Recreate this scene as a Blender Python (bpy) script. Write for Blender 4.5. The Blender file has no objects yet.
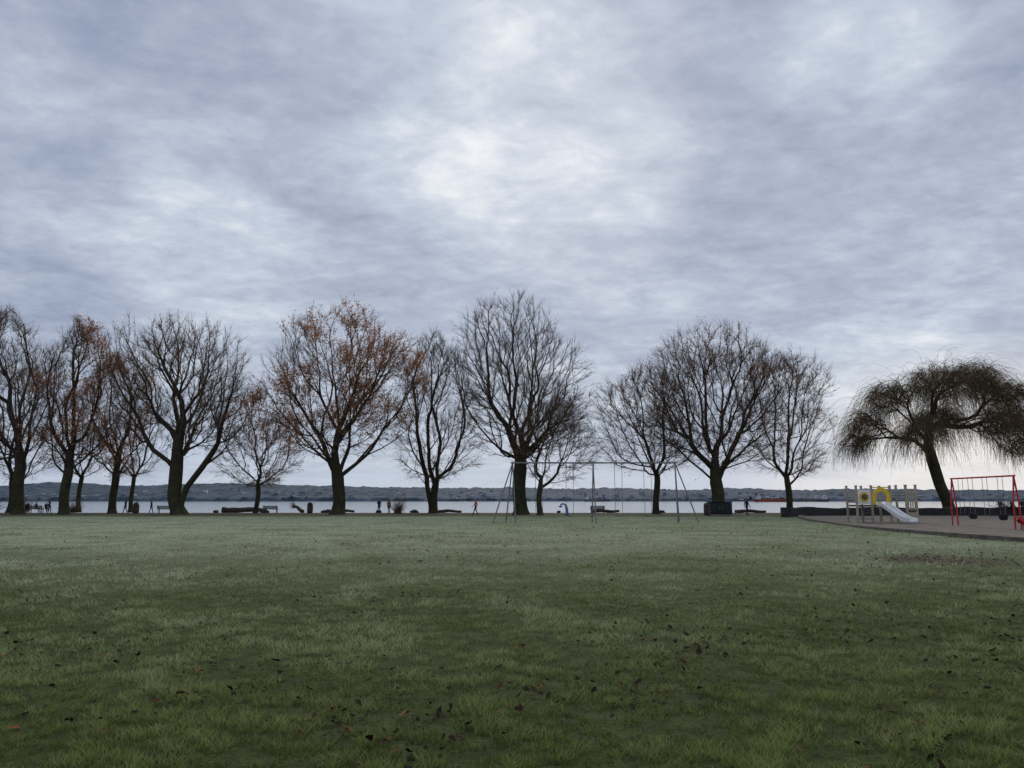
import bpy, math, random
import numpy as np
from mathutils import Vector, Matrix, noise as mn

scene = bpy.context.scene
R = math.radians

# ------------------------------------------------------------------ helpers
def link(o):
    scene.collection.objects.link(o); return o

def mesh_obj(name, V, F, mats, fmat=None, smooth=False):
    """V (n,3), F list of int arrays each (m,k) ; fmat list of material idx arrays or None"""
    me = bpy.data.meshes.new(name)
    V = np.asarray(V, dtype=np.float32)
    me.vertices.add(len(V)); me.vertices.foreach_set('co', V.ravel())
    loops = np.concatenate([f.ravel() for f in F]).astype(np.int32)
    tot = np.concatenate([np.full(len(f), f.shape[1]) for f in F]).astype(np.int32)
    start = np.concatenate([[0], np.cumsum(tot)[:-1]]).astype(np.int32)
    me.loops.add(len(loops)); me.loops.foreach_set('vertex_index', loops)
    me.polygons.add(len(tot)); me.polygons.foreach_set('loop_start', start)
    me.polygons.foreach_set('loop_total', tot)
    if fmat is not None:
        me.polygons.foreach_set('material_index', np.concatenate(fmat).astype(np.int32))
    me.polygons.foreach_set('use_smooth', np.full(len(tot), smooth))
    for m in mats: me.materials.append(m)
    me.update(calc_edges=True)
    return link(bpy.data.objects.new(name, me))

class NT:
    def __init__(s, tree): s.t = tree; s.n = tree.nodes; s.l = tree.links
    def new(s, typ, **kw):
        n = s.n.new(typ)
        for k, v in kw.items():
            setattr(n, k, v)
        return n
    def link(s, a, b): s.l.new(a, b)
    def sock(s, inp, v):
        if hasattr(v, 'is_output'): s.l.new(v, inp)
        else: inp.default_value = v
    def math(s, op, a, b=0.0, c=None, clamp=False):
        n = s.n.new('ShaderNodeMath'); n.operation = op; n.use_clamp = clamp
        s.sock(n.inputs[0], a); s.sock(n.inputs[1], b)
        if c is not None: s.sock(n.inputs[2], c)
        return n.outputs[0]
    def mix(s, f, a, b, blend='MIX'):
        n = s.n.new('ShaderNodeMix'); n.data_type = 'RGBA'; n.blend_type = blend
        s.sock(n.inputs[0], f); s.sock(n.inputs[6], a); s.sock(n.inputs[7], b)
        return n.outputs[2]
    def noise(s, vec, scale, detail=4, rough=.55, dist=0.0):
        n = s.n.new('ShaderNodeTexNoise')
        if vec is not None: s.l.new(vec, n.inputs['Vector'])
        n.inputs['Scale'].default_value = scale; n.inputs['Detail'].default_value = detail
        n.inputs['Roughness'].default_value = rough; n.inputs['Distortion'].default_value = dist
        return n.outputs['Fac']
    def smooth(s, v, a, b, lo=0.0, hi=1.0):
        n = s.n.new('ShaderNodeMapRange'); n.interpolation_type = 'SMOOTHSTEP'
        s.sock(n.inputs[0], v); n.inputs[1].default_value = a; n.inputs[2].default_value = b
        n.inputs[3].default_value = lo; n.inputs[4].default_value = hi
        return n.outputs[0]

def C(r, g, b): return (r, g, b, 1)

def mat(name, c1, c2=None, scale=3.0, rough=.85, bump=.0, bscale=20, metallic=0, spec=.3):
    m = bpy.data.materials.new(name); m.use_nodes = True
    t = NT(m.node_tree); b = m.node_tree.nodes['Principled BSDF']
    tc = t.new('ShaderNodeTexCoord').outputs['Object']
    if c2 is None: c2 = tuple(x*.7 for x in c1)
    f = t.smooth(t.noise(tc, scale, 5, .6), .35, .65)
    t.link(t.mix(f, C(*c1), C(*c2)), b.inputs['Base Color'])
    b.inputs['Roughness'].default_value = rough
    b.inputs['Metallic'].default_value = metallic
    b.inputs['Specular IOR Level'].default_value = spec
    if bump:
        bn = t.new('ShaderNodeBump'); bn.inputs['Strength'].default_value = bump
        bn.inputs['Distance'].default_value = .03
        t.link(t.noise(tc, bscale, 6, .65), bn.inputs['Height']); t.link(bn.outputs[0], b.inputs['Normal'])
    return m

class MB:
    """small mesh builder"""
    def __init__(s): s.V = []; s.F = []; s.M = []
    def _add(s, verts, faces, m):
        o = len(s.V); s.V += [tuple(v) for v in verts]
        for f in faces: s.F.append([i+o for i in f]); s.M.append(m)
    def box(s, c, size, m=0, rot=0, tilt=None):
        mt = Matrix.Rotation(rot, 3, 'Z')
        if tilt is not None: mt = mt @ Matrix.Rotation(tilt[1], 3, tilt[0])
        hx, hy, hz = [a/2 for a in size]; b = min(hx, hy, hz)*.15
        vs = []
        idx = {}
        for sx in (-1, 1):
            for sy in (-1, 1):
                for sz in (-1, 1):
                    for ax in range(3):
                        p = [sx*(hx-b), sy*(hy-b), sz*(hz-b)]
                        p[ax] = (sx*hx, sy*hy, sz*hz)[ax]
                        idx[(sx, sy, sz, ax)] = len(vs)
                        vs.append(mt @ Vector(p) + Vector(c))
        fs = []
        for ax in range(3):
            u, v = [a for a in range(3) if a != ax]
            for sg in (-1, 1):
                q = []
                for su, sv in ((-1, -1), (1, -1), (1, 1), (-1, 1)):
                    k = [0, 0, 0]; k[ax] = sg; k[u] = su; k[v] = sv
                    q.append(idx[(k[0], k[1], k[2], ax)])
                fs.append(q)
        for ax in range(3):
            u, v = [a for a in range(3) if a != ax]
            for su in (-1, 1):
                for sv in (-1, 1):
                    def K(sa, face):
                        k = [0, 0, 0]; k[ax] = sa; k[u] = su; k[v] = sv
                        return idx[(k[0], k[1], k[2], face)]
                    fs.append([K(-1, u), K(1, u), K(1, v), K(-1, v)])
        for sx in (-1, 1):
            for sy in (-1, 1):
                for sz in (-1, 1):
                    fs.append([idx[(sx, sy, sz, a)] for a in range(3)])
        s._add(vs, fs, m)
    def tube(s, pts, rad, m=0, n=8, flat=1.0):
        pts = [Vector(p) for p in pts]
        if not hasattr(rad, '__len__'): rad = [rad]*len(pts)
        vs = []; fs = []
        for i, p in enumerate(pts):
            d = (pts[min(i+1, len(pts)-1)] - pts[max(i-1, 0)]).normalized()
            ref = Vector((0, 0, 1)) if abs(d.z) < .9 else Vector((0, 1, 0))
            a = d.cross(ref).normalized(); b = d.cross(a)
            for k in range(n):
                t = 2*math.pi*k/n
                vs.append(p + (a*math.cos(t) + b*math.sin(t)*flat)*rad[i])
        for i in range(len(pts)-1):
            for k in range(n):
                fs.append([i*n+k, i*n+(k+1) % n, (i+1)*n+(k+1) % n, (i+1)*n+k])
        fs.append(list(range(n))); fs.append([(len(pts)-1)*n+k for k in range(n)])
        s._add(vs, fs, m)
    def ball(s, c, r, m=0, n=8, sc=(1, 1, 1)):
        vs = []; fs = []
        for i in range(n+1):
            ph = math.pi*i/n
            for k in range(n*2):
                th = math.pi*k/n
                vs.append(Vector((math.sin(ph)*math.cos(th)*r*sc[0], math.sin(ph)*math.sin(th)*r*sc[1], math.cos(ph)*r*sc[2]))+Vector(c))
        for i in range(n):
            for k in range(n*2):
                fs.append([i*n*2+k, (i+1)*n*2+k, (i+1)*n*2+(k+1) % (n*2), i*n*2+(k+1) % (n*2)])
        s._add(vs, fs, m)
    def poly(s, verts, faces, m=0): s._add(verts, faces, m)
    def obj(s, name, mats, loc=(0, 0, 0), rot=0, smooth=False):
        me = bpy.data.meshes.new(name); me.from_pydata(s.V, [], s.F)
        for mm in mats: me.materials.append(mm)
        me.polygons.foreach_set('material_index', s.M)
        me.polygons.foreach_set('use_smooth', [smooth]*len(s.F))
        me.update()
        o = bpy.data.objects.new(name, me); o.location = loc; o.rotation_euler = (0, 0, rot)
        return link(o)

# ------------------------------------------------------------------ camera
cam = bpy.data.cameras.new('camera'); co = link(bpy.data.objects.new('camera', cam))
co.location = (0, 0, 1.6); co.rotation_euler = (R(90+8.85), 0, 0)
cam.sensor_width = 36; cam.lens = 26.19; cam.clip_end = 30000; cam.clip_start = .1
scene.camera = co
scene.view_settings.view_transform = 'Standard'
scene.view_settings.look = 'None'; scene.view_settings.exposure = 0

# ------------------------------------------------------------------ world
SUN_AZ, SUN_EL = R(6), R(30)
def dirv(az, el):
    az, el = R(az), R(el)
    return Vector((math.sin(az)*math.cos(el), math.cos(az)*math.cos(el), math.sin(el)))
w = bpy.data.worlds.new("World"); scene.world = w; w.use_nodes = True
t = NT(w.node_tree); bg = w.node_tree.nodes['Background']
sky = t.new('ShaderNodeTexSky'); sky.sky_type = 'NISHITA'; sky.sun_disc = False
sky.sun_elevation = SUN_EL; sky.sun_rotation = SUN_AZ
skyc = t.mix(1.0, sky.outputs[0], C(.07, .07, .07), 'MULTIPLY')
gen = t.new('ShaderNodeTexCoord').outputs['Generated']
sep = t.new('ShaderNodeSeparateXYZ'); t.link(gen, sep.inputs[0])
zz = t.math('ADD', t.math('MAXIMUM', sep.outputs[2], 0.0), .17)
u = t.math('DIVIDE', sep.outputs[0], zz); v = t.math('DIVIDE', sep.outputs[1], zz)
cmb = t.new('ShaderNodeCombineXYZ'); t.link(u, cmb.inputs[0]); t.link(v, cmb.inputs[1])
def mapped(rot, sx, sy, off=(0, 0, 0)):
    m = t.new('ShaderNodeMapping'); m.inputs['Rotation'].default_value = (0, 0, R(rot))
    m.inputs['Scale'].default_value = (sx, sy, 1); m.inputs['Location'].default_value = off
    t.link(cmb.outputs[0], m.inputs['Vector']); return m.outputs[0]
nA = t.noise(mapped(25, 1, .7, (3, 1, 0)), .9, 3, .5, .3)
nB = t.noise(mapped(-35, 1.0, 1.25, (7, 2, 0)), 2.6, 9, .58, .4)
nC = t.noise(mapped(-40, 1.0, 1.3, (1, 5, 0)), 13, 6, .6, .25)
nD = t.noise(mapped(20, 1.0, 1.1, (4, 8, 0)), 5.6, 6, .6, .5)
nC = t.math('ADD', t.math('MULTIPLY', nC, .75), t.math('MULTIPLY', nD, .9))
fac = t.math('ADD', t.math('MULTIPLY', nA, .60), t.math('MULTIPLY', nB, .75))
fac = t.math('ADD', fac, t.math('MULTIPLY', nC, .48))
fac = t.math('SUBTRACT', fac, 1.07)
fac = t.math('MULTIPLY', fac, 1.25)
blobs = [(3, 29, .13, 13), (9, 24, .17, 8), (-5, 25, .10, 8), (1, 33, .10, 7), (27, 31, .24, 8), (-24, 15.5, .18, 9), (-32, 22, .10, 8), (-12, 33, -.04, 9),
         (27, 8, .24, 8), (7, 12, .09, 8), (21, 20, -.12, 11), (-33, 33, -.12, 11), (-13, 20, -.08, 6), (16, 34, -.12, 8), (30, 16, -.03, 8), (-20, 27, -.06, 7)]
for az, el, amp, wd in blobs:
    d = dirv(az, el)
    vm = t.new('ShaderNodeVectorMath', operation='DOT_PRODUCT'); t.link(gen, vm.inputs[0]); vm.inputs[1].default_value = d
    a = t.smooth(vm.outputs['Value'], math.cos(R(wd)), 1.0, 0, amp)
    fac = t.math('ADD', fac, a)
fac = t.math('ADD', fac, .49)
rp = t.new('ShaderNodeValToRGB'); t.link(fac, rp.inputs[0])
el = rp.color_ramp.elements
el[0].position = 0.0; el[0].color = C(.245, .295, .41)
el[1].position = 1.0; el[1].color = C(.86, .89, .93)
for p, c in ((.25, (.325, .38, .51)), (.48, (.43, .49, .615)), (.72, (.575, .64, .745))):
    e = el.new(p); e.color = C(*c)
cl = rp.outputs[0]
warm = t.smooth(sep.outputs[0], .22, .50)
hz = t.math('MAXIMUM', t.smooth(sep.outputs[2], .02, .17, 1, 0), t.math('MULTIPLY', warm, t.smooth(sep.outputs[2], .08, .21, 1, 0)))
hb = t.smooth(t.noise(mapped(0, .45, 1.0, (2, 9, 0)), .8, 5, .55), .38, .62, .25, .9)
hcol = t.mix(warm, C(.50, .59, .74), C(.94, .90, .87))
cl = t.mix(t.math('MULTIPLY', hz, t.math('MAXIMUM', hb, t.math('MULTIPLY', warm, .70))), cl, hcol)
fin = t.mix(.93, skyc, cl)
t.link(fin, bg.inputs[0]); bg.inputs[1].default_value = 1.0

sl = bpy.data.lights.new('sun', 'SUN'); sl.energy = 1.4; sl.angle = R(30); sl.color = (1, .90, .76)
so = link(bpy.data.objects.new('sun', sl))
sd = Vector((math.sin(SUN_AZ)*math.cos(SUN_EL), math.cos(SUN_AZ)*math.cos(SUN_EL), math.sin(SUN_EL)))
so.rotation_euler = sd.to_track_quat('Z', 'Y').to_euler(); so.location = (0, 0, 40)

# ------------------------------------------------------------------ ground
def gz(x, y):
    x = np.asarray(x, float); y = np.asarray(y, float)
    f = np.clip((70-y)/20, 0, 1)*np.clip((y+10)/5, 0, 1)
    h = .022*np.sin(x*.9+1.3*np.sin(y*.35))*np.sin(y*.8+.7) + .03*np.sin(x*.23+.4)*np.sin(y*.19+x*.1) + .010*np.sin(x*2.3+y*1.1)*np.sin(y*2.1-x*.7)
    base = np.where(y > 96, -np.clip((y-96)/26, 0, 1)**.8*5.0, 0)
    return h*f + base
ys = np.concatenate([[-60, -30, -10], np.arange(0, 30, .25), np.arange(30, 140, .8), [160, 220, 400, 1000, 3000, 9000]])
xs = np.concatenate([[-9000, -3000, -900, -300, -150], np.arange(-90, -20, 1.0), np.arange(-20, 20, .25), np.arange(20, 91, 1.0), [150, 300, 900, 3000, 9000]])
X, Y = np.meshgrid(xs, ys); Z = gz(X, Y)
V = np.stack([X, Y, Z], -1).reshape(-1, 3)
nx, ny = len(xs), len(ys)
i = np.arange(nx*ny).reshape(ny, nx)
F = np.stack([i[:-1, :-1], i[:-1, 1:], i[1:, 1:], i[1:, :-1]], -1).reshape(-1, 4)
gm = bpy.data.materials.new('lawn_ground'); gm.use_nodes = True
t = NT(gm.node_tree); b = gm.node_tree.nodes['Principled BSDF']
tc = t.new('ShaderNodeTexCoord').outputs['Object']
sp = t.new('ShaderNodeSeparateXYZ'); t.link(tc, sp.inputs[0]); gx, gy = sp.outputs[0], sp.outputs[1]
n1 = t.noise(tc, .35, 6, .6); n2 = t.noise(tc, 3.5, 8, .7); n3 = t.noise(tc, 28, 6, .7)
grass = t.mix(t.smooth(n2, .35, .65), C(.055, .082, .018), C(.12, .155, .042))
grass = t.mix(t.smooth(n3, .42, .66, 0, .85), grass, C(.028, .030, .013))
fd = t.smooth(gy, 9, 34); fl = t.smooth(gx, -25, 25, 1.0, .62)
fr = t.math('MULTIPLY', t.math('MULTIPLY', fd, fl), t.smooth(t.math('ADD', t.math('MULTIPLY', n1, .5), t.math('MULTIPLY', n2, .5)), .36, .62, .35, 1.0))
fr = t.math('MULTIPLY', fr, t.smooth(gy, 66, 80, 1, .1))
col = t.mix(t.math('MULTIPLY', fr, .72), grass, C(.56, .60, .44))
wn = t.smooth(t.math('ADD', gy, t.math('MULTIPLY', n1, 14)), 82, 88)
col = t.mix(t.math('MULTIPLY', wn, .85), col, C(.060, .055, .036))
col = t.mix(t.smooth(gy, 96.5, 98.5), col, C(.20, .18, .15))
vd = t.new('ShaderNodeVectorMath', operation='DISTANCE'); t.link(tc, vd.inputs[0]); vd.inputs[1].default_value = (11.6, 20.5, 0)
bp = t.smooth(t.math('ADD', vd.outputs['Value'], t.math('MULTIPLY', n2, 3.0)), 2.2, 3.8, .9, 0)
col = t.mix(bp, col, C(.085, .065, .042))
t.link(col, b.inputs['Base Color']); b.inputs['Roughness'].default_value = .95; b.inputs['Specular IOR Level'].default_value = .15
bn = t.new('ShaderNodeBump'); bn.inputs['Strength'].default_value = .9; bn.inputs['Distance'].default_value = .06
t.link(t.math('ADD', n3, n2), bn.inputs['Height']); t.link(bn.outputs[0], b.inputs['Normal'])
mesh_obj('lawn_ground', V, [F], [gm], smooth=True)

# ------------------------------------------------------------------ grass blades
rng = np.random.default_rng(4)
N = 620000
D = 2.6*np.exp(rng.random(N)*math.log(72/2.6))
x = (rng.random(N)*2-1)*(D*.86+.8); y = D
def in_sand(x, y): 
    e = np.interp(y, [18, 22, 26, 29.3, 38.3, 51, 60, 72, 78], [34, 26, 21.2, 19.9, 19.6, 21.4, 23.4, 27.4, 31])
    return (x > e-.25) & (y > 18)
def vnoise(x, y, s, seed):
    r = np.random.default_rng(seed).random((512, 512)); u = x/s+200; v_ = y/s+200
    iu = np.floor(u).astype(int); iv = np.floor(v_).astype(int); fu = u-iu; fv = v_-iv; fu = fu*fu*(3-2*fu); fv = fv*fv*(3-2*fv)
    g = lambda a, b: r[a % 512, b % 512]
    return (g(iu, iv)*(1-fu)+g(iu+1, iv)*fu)*(1-fv)+(g(iu, iv+1)*(1-fu)+g(iu+1, iv+1)*fu)*fv-.5
c1 = vnoise(x, y, .11, 1); c2 = vnoise(x, y, .30, 2); c3 = vnoise(x+.3*y, y-.2*x, 1.2, 3); c4 = vnoise(x, y, 4.1, 4)+.7*vnoise(x+y*.5, y, 1.9, 7)
k = ~in_sand(x, y) & ~((np.hypot(x-11.6, y-20.5) < 1.9+rng.random(N)*1.2) & (rng.random(N) < .7))
k &= rng.random(N) < np.clip(.66+1.8*c1+1.2*c2, .04, 1)
x, y, D, c1, c2, c3, c4 = [q[k] for q in (x, y, D, c1, c2, c3, c4)]; N = len(x)
lump = 1.0*c1+.9*c2+.6*c3
h = (.024+.032*rng.random(N))*np.clip(1+1.1*lump, .35, 2)*(1+.004*D)
wd = .0031*(D/4)**.75*(.7+.6*rng.random(N))
ang = rng.random(N)*2*math.pi; la = rng.random(N)*2*math.pi; lean = h*(.2+1.2*rng.random(N))
z = gz(x, y)-.004
dx, dy = np.cos(ang)*wd, np.sin(ang)*wd
A = np.stack([x-dx, y-dy, z], -1); B = np.stack([x+dx, y+dy, z], -1)
T = np.stack([x+np.cos(la)*lean, y+np.sin(la)*lean, z+h], -1)
V = np.stack([A, B, T], 1).reshape(-1, 3); F = np.arange(3*N).reshape(-1, 3)
bm_ = bpy.data.materials.new('grass_blades'); bm_.use_nodes = True
t = NT(bm_.node_tree); b = bm_.node_tree.nodes['Principled BSDF']
at = t.new('ShaderNodeAttribute', attribute_name='tint')
sp = t.new('ShaderNodeSeparateColor'); t.link(at.outputs['Color'], sp.inputs[0])
c = t.mix(sp.outputs[0], C(.048, .078, .012), C(.30, .35, .085))
c = t.mix(sp.outputs[1], c, C(.70, .74, .57))
c = t.mix(sp.outputs[2], c, C(.20, .15, .07))
t.link(c, b.inputs['Base Color']); b.inputs['Roughness'].default_value = .6; b.inputs['Specular IOR Level'].default_value = .2
tr = t.new('ShaderNodeBsdfTranslucent'); t.link(c, tr.inputs[0]); ms = t.new('ShaderNodeMixShader'); ms.inputs[0].default_value = .35
t.link(b.outputs[0], ms.inputs[1]); t.link(tr.outputs[0], ms.inputs[2]); t.link(ms.outputs[0], bm_.node_tree.nodes['Material Output'].inputs[0])
go = mesh_obj('grass', V, [F], [bm_])
tint = np.zeros((N, 3, 4), np.float32)
r1 = np.clip(.31+(rng.random(N)-.5)*.75+lump*.95+c4*.34+np.clip((D-8)/60, -.08, .2), 0, 1)
fr = np.clip((D-6)/24, 0, 1)**.85*(1-.38*np.clip((x+12)/32, 0, 1))*np.clip((80-D)/10, .1, 1)
fr = np.clip(fr*(.38+.75*rng.random(N)+c3*1.1+c4*.8)+.10*(rng.random(N) < .15)+lump*.40*np.clip(D/14, .25, 1), 0, .97)
tint[..., 0] = r1[:, None]*np.array([.4, .4, 1.2]); tint[..., 1] = fr[:, None]*np.array([.35, .35, 1.0]); tint[..., 2] = ((rng.random(N) < .09)*rng.random(N))[:, None]; tint[..., 3] = 1
tint = np.clip(tint, 0, 1)
ca = go.data.color_attributes.new('tint', 'FLOAT_COLOR', 'POINT'); ca.data.foreach_set('color', tint.ravel())

# ------------------------------------------------------------------ fallen leaves
N = 15000
D = 3.2*np.exp(rng.random(N)**1.05*math.log(46/3.2)); x = (rng.random(N)*2-1)*D*.82; y = D
q = 1.0*vnoise(x, y, 2.2, 11)+.9*vnoise(x, y, .7, 12)
k = (rng.random(N) < .16+.9*q+.20*np.clip((x+2)/8, 0, 1)) & ~in_sand(x, y); x, y = x[k], y[k]
xe = 11.6+rng.normal(0, 1.3, 300); ye = 20.5+rng.normal(0, 1.4, 300); x = np.r_[x, xe]; y = np.r_[y, ye]
N = len(x)
prof = np.array([[-1, 0], [-.5, .6], [.05, .5], [.35, .75], [1, .05], [.3, -.65], [0, -.45], [-.55, -.6]])
s = (.013+.022*rng.random(N)**1.7)*(1+.012*y); an = rng.random(N)*6.283; ca_, sa = np.cos(an), np.sin(an)
tlt = rng.normal(0, .38, N); til2 = rng.normal(0, .38, N); curl = rng.random(N)*.9
jit = 1+.22*rng.normal(0, 1, (N, 8))
VV = np.zeros((N, 8, 3))
for j, (pu, pv) in enumerate(prof):
    lx, ly = pu*s*jit[:, j], pv*s*jit[:, j]; lz = curl*s*(abs(pv)*1.3+pu*pu*.6)+tlt*lx+til2*ly
    VV[:, j, 0] = x+ca_*lx-sa*ly; VV[:, j, 1] = y+sa*lx+ca_*ly; VV[:, j, 2] = lz
VV[:, :, 2] += (gz(x, y)+.024+.022*rng.random(N))[:, None]
q = np.arange(N)[:, None]*8
lm = []
for nm, c1, c2 in (('leaf_dark', (.022, .015, .011), (.04, .026, .017)), ('leaf_brown', (.10, .05, .024), (.065, .036, .02)), ('leaf_orange', (.24, .09, .03), (.17, .07, .03))):
    lm.append(mat(nm, c1, c2, 4, .85, spec=.1))
fm = rng.choice(3, N, p=[.72, .23, .05])
mesh_obj('fallen_leaves', VV.reshape(-1, 3), [np.hstack([q, q+1, q+2, q+7]), np.hstack([q+2, q+3, q+4, q+5]), np.hstack([q+2, q+5, q+6, q+7])], lm, [fm, fm, fm])

# ------------------------------------------------------------------ sea, beach, far shore
def sea():
    m = bpy.data.materials.new('sea_water'); m.use_nodes = True
    t = NT(m.node_tree); b = m.node_tree.nodes['Principled BSDF']
    tc = t.new('ShaderNodeTexCoord').outputs['Object']
    mp = t.new('ShaderNodeMapping'); mp.inputs['Scale'].default_value = (.35, 1, 1); t.link(tc, mp.inputs[0])
    b.inputs['Base Color'].default_value = C(.16, .19, .21); b.inputs['Roughness'].default_value = .10; b.inputs['IOR'].default_value = 1.333
    bn = t.new('ShaderNodeBump'); bn.inputs['Strength'].default_value = .16; bn.inputs['Distance'].default_value = .25
    t.link(t.math('ADD', t.noise(mp.outputs[0], .5, 4, .6), t.math('MULTIPLY', t.noise(mp.outputs[0], .03, 3), 2.0)), bn.inputs['Height']); t.link(bn.outputs[0], b.inputs['Normal'])
    V = [(-9000, 104, -3), (9000, 104, -3), (9000, 9000, -3), (-9000, 9000, -3)]
    mesh_obj('sea_water', V, [np.array([[0, 1, 2, 3]])], [m])
sea()

def far_land():
    xs = np.arange(-4600, 4600, 10.0); ys = np.concatenate([[2580], np.arange(2600, 3700, 60)])
    X, Y = np.meshgrid(xs, ys); H = np.zeros_like(X)
    for a in range(X.shape[0]):
        for b_ in range(X.shape[1]):
            xx, yy = X[a, b_], Y[a, b_]
            dpt = min(1, max(0, (yy-2600)/800)); env = 1-.28*max(0, min(1, (xx-300)/1500))+.12*max(0, min(1, (-xx-500)/1200))
            hh = (8+64*dpt**.8*(.8+.6*mn.noise(Vector((xx/480, yy/900, 3)))))*env
            hh += abs(mn.noise(Vector((xx/60, yy/60, 0))))*11+mn.noise(Vector((xx/15, yy/30, 4)))*7.0
            H[a, b_] = -3+max(0, hh) if a > 0 else -4
    V = np.stack([X, Y, H], -1).reshape(-1, 3); i = np.arange(X.size).reshape(X.shape)
    F = np.stack([i[:-1, :-1], i[:-1, 1:], i[1:, 1:], i[1:, :-1]], -1).reshape(-1, 4)
    m = mat('far_forest_haze_tint', (.030, .050, .075), (.075, .105, .145), .016, .95)  # forest base colours shifted blue-grey to paint in the distance haze
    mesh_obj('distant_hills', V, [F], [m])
    mb = MB(); rr = random.Random(3)
    for _ in range(680):
        j = rr.randrange(len(xs)); a = rr.choices(range(1, 10), weights=[9, 8, 6, 5, 4, 3, 2, 1, 1])[0]
        if mn.noise(Vector((xs[j]/300, a*.4, 8))) < -.1: continue
        big = rr.random() < .08 and a < 5
        wx, wy, wz = (rr.uniform(14, 30), 14, rr.uniform(8, 14)) if big else (rr.uniform(6, 14), 9, rr.uniform(3.5, 6.5))
        px, py, pz = xs[j], ys[a]-6, H[a, j]-1
        mb.box((px, py, pz+wz/2), (wx, wy, wz), rr.choice([0, 0, 1, 2, 1]))
        if not big:
            hw, hy = wx/2+.5, wy/2+.5; z0 = pz+wz
            mb.poly([(px-hw, py-hy, z0), (px+hw, py-hy, z0), (px+hw, py+hy, z0), (px-hw, py+hy, z0), (px-hw, py, z0+3), (px+hw, py, z0+3)],
                    [[0, 1, 5, 4], [2, 3, 4, 5], [1, 2, 5], [3, 0, 4]], 3)
        else:
            for f in range(int(wz//3.5)):
                mb.box((px, py-wy/2-.1, pz+2+f*3.5), (wx*.9, .3, 1.4), 3)
    mb.obj('distant_town', [mat('town_white', (.66, .68, .72), None, .01), mat('town_grey', (.26, .31, .38), None, .01), mat('town_tan', (.42, .39, .38), None, .01), mat('town_roof', (.10, .13, .17), None, .01)])
far_land()

def ship(x, y, L, rot=0, hull=(.34, .08, .05)):
    mb = MB(); hw = L*.075
    prof = [(-.5, .75), (-.47, 1), (.36, 1), (.46, .6), (.5, .06)]
    vs = []; 
    for zf, sc, ex in ((-2, .85, .96), (6, 1, 1)):
        for a, wv in prof: vs.append((a*L*ex, hw*wv*sc, zf))
        for a, wv in reversed(prof): vs.append((a*L*ex, -hw*wv*sc, zf))
    n = len(prof)*2
    mb.poly(vs, [[k, (k+1) % n, n+(k+1) % n, n+k] for k in range(n)]+[list(range(n, 2*n))], 0)
    mb.box((-.40*L, 0, 10.5), (L*.10, hw*1.7, 9), 1); mb.box((-.40*L, 0, 16.4), (L*.06, hw*2.1, 2.6), 1)
    mb.tube([(-.45*L, 0, 12), (-.45*L, 0, 21)], 1.8, 0)
    for k in range(4):
        a = -.26*L+k*.17*L
        mb.box((a, 0, 7.1), (L*.12, hw*1.4, 2), 2); mb.tube([(a+L*.08, 0, 6), (a+L*.08, 0, 18)], .7, 1, 6); mb.tube([(a+L*.08, 0, 17), (a, 0, 13)], .4, 1, 6)
    mb.tube([(.47*L, 0, 6), (.47*L, 0, 14)], .4, 1, 6)
    return mb.obj('cargo_ship', [mat('hull_paint', hull, None, .05), mat('ship_white', (.6, .62, .65), None, .05), mat('hatch', (.25, .12, .1), None, .05)], (x, y, -3), rot)
ship(640, 1850, 95, .12); ship(810, 2050, 100, 3.05, (.10, .12, .15)); ship(250, 2200, 85, .3, (.12, .14, .17))

# ------------------------------------------------------------------ trees
def bark(name, c1, c2, moss=.0):
    m = bpy.data.materials.new(name); m.use_nodes = True
    t = NT(m.node_tree); b = m.node_tree.nodes['Principled BSDF']
    tc = t.new('ShaderNodeTexCoord').outputs['Object']
    mp = t.new('ShaderNodeMapping'); mp.inputs['Scale'].default_value = (1, 1, .25); t.link(tc, mp.inputs[0])
    n = t.noise(mp.outputs[0], 7, 6, .65)
    c = t.mix(t.smooth(n, .35, .65), C(*c1), C(*c2))
    sp = t.new('ShaderNodeSeparateXYZ'); t.link(tc, sp.inputs[0])
    mo = t.math('MULTIPLY', t.smooth(sp.outputs[2], .5, 9, 1, 0), t.smooth(t.noise(tc, 1.3, 5), .38, .6, 0, moss))
    c = t.mix(mo, c, C(.060, .080, .022)); t.link(c, b.inputs['Base Color']); b.inputs['Roughness'].default_value = .95; b.inputs['Specular IOR Level'].default_value = .1
    bn = t.new('ShaderNodeBump'); bn.inputs['Strength'].default_value = .8; bn.inputs['Distance'].default_value = .06
    t.link(n, bn.inputs['Height']); t.link(bn.outputs[0], b.inputs['Normal'])
    return m
BARK = bark('bark', (.028, .022, .018), (.058, .046, .037), .55)
TWIG = mat('twig', (.105, .074, .055), (.15, .102, .072), .5, .9)
TWIGR = mat('twig_willow', (.115, .082, .042), (.155, .108, .052), .5, .9)
LEAFB = mat('dead_leaf', (.50, .21, .085), (.33, .15, .07), .8, .7)
_t = NT(LEAFB.node_tree); _b = LEAFB.node_tree.nodes['Principled BSDF']; _tr = _t.new('ShaderNodeBsdfTranslucent'); _tr.inputs[0].default_value = C(.50, .20, .07)
_ms = _t.new('ShaderNodeMixShader'); _ms.inputs[0].default_value = .45; _t.link(_b.outputs[0], _ms.inputs[1]); _t.link(_tr.outputs[0], _ms.inputs[2]); _t.link(_ms.outputs[0], LEAFB.node_tree.nodes['Material Output'].inputs[0])

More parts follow.
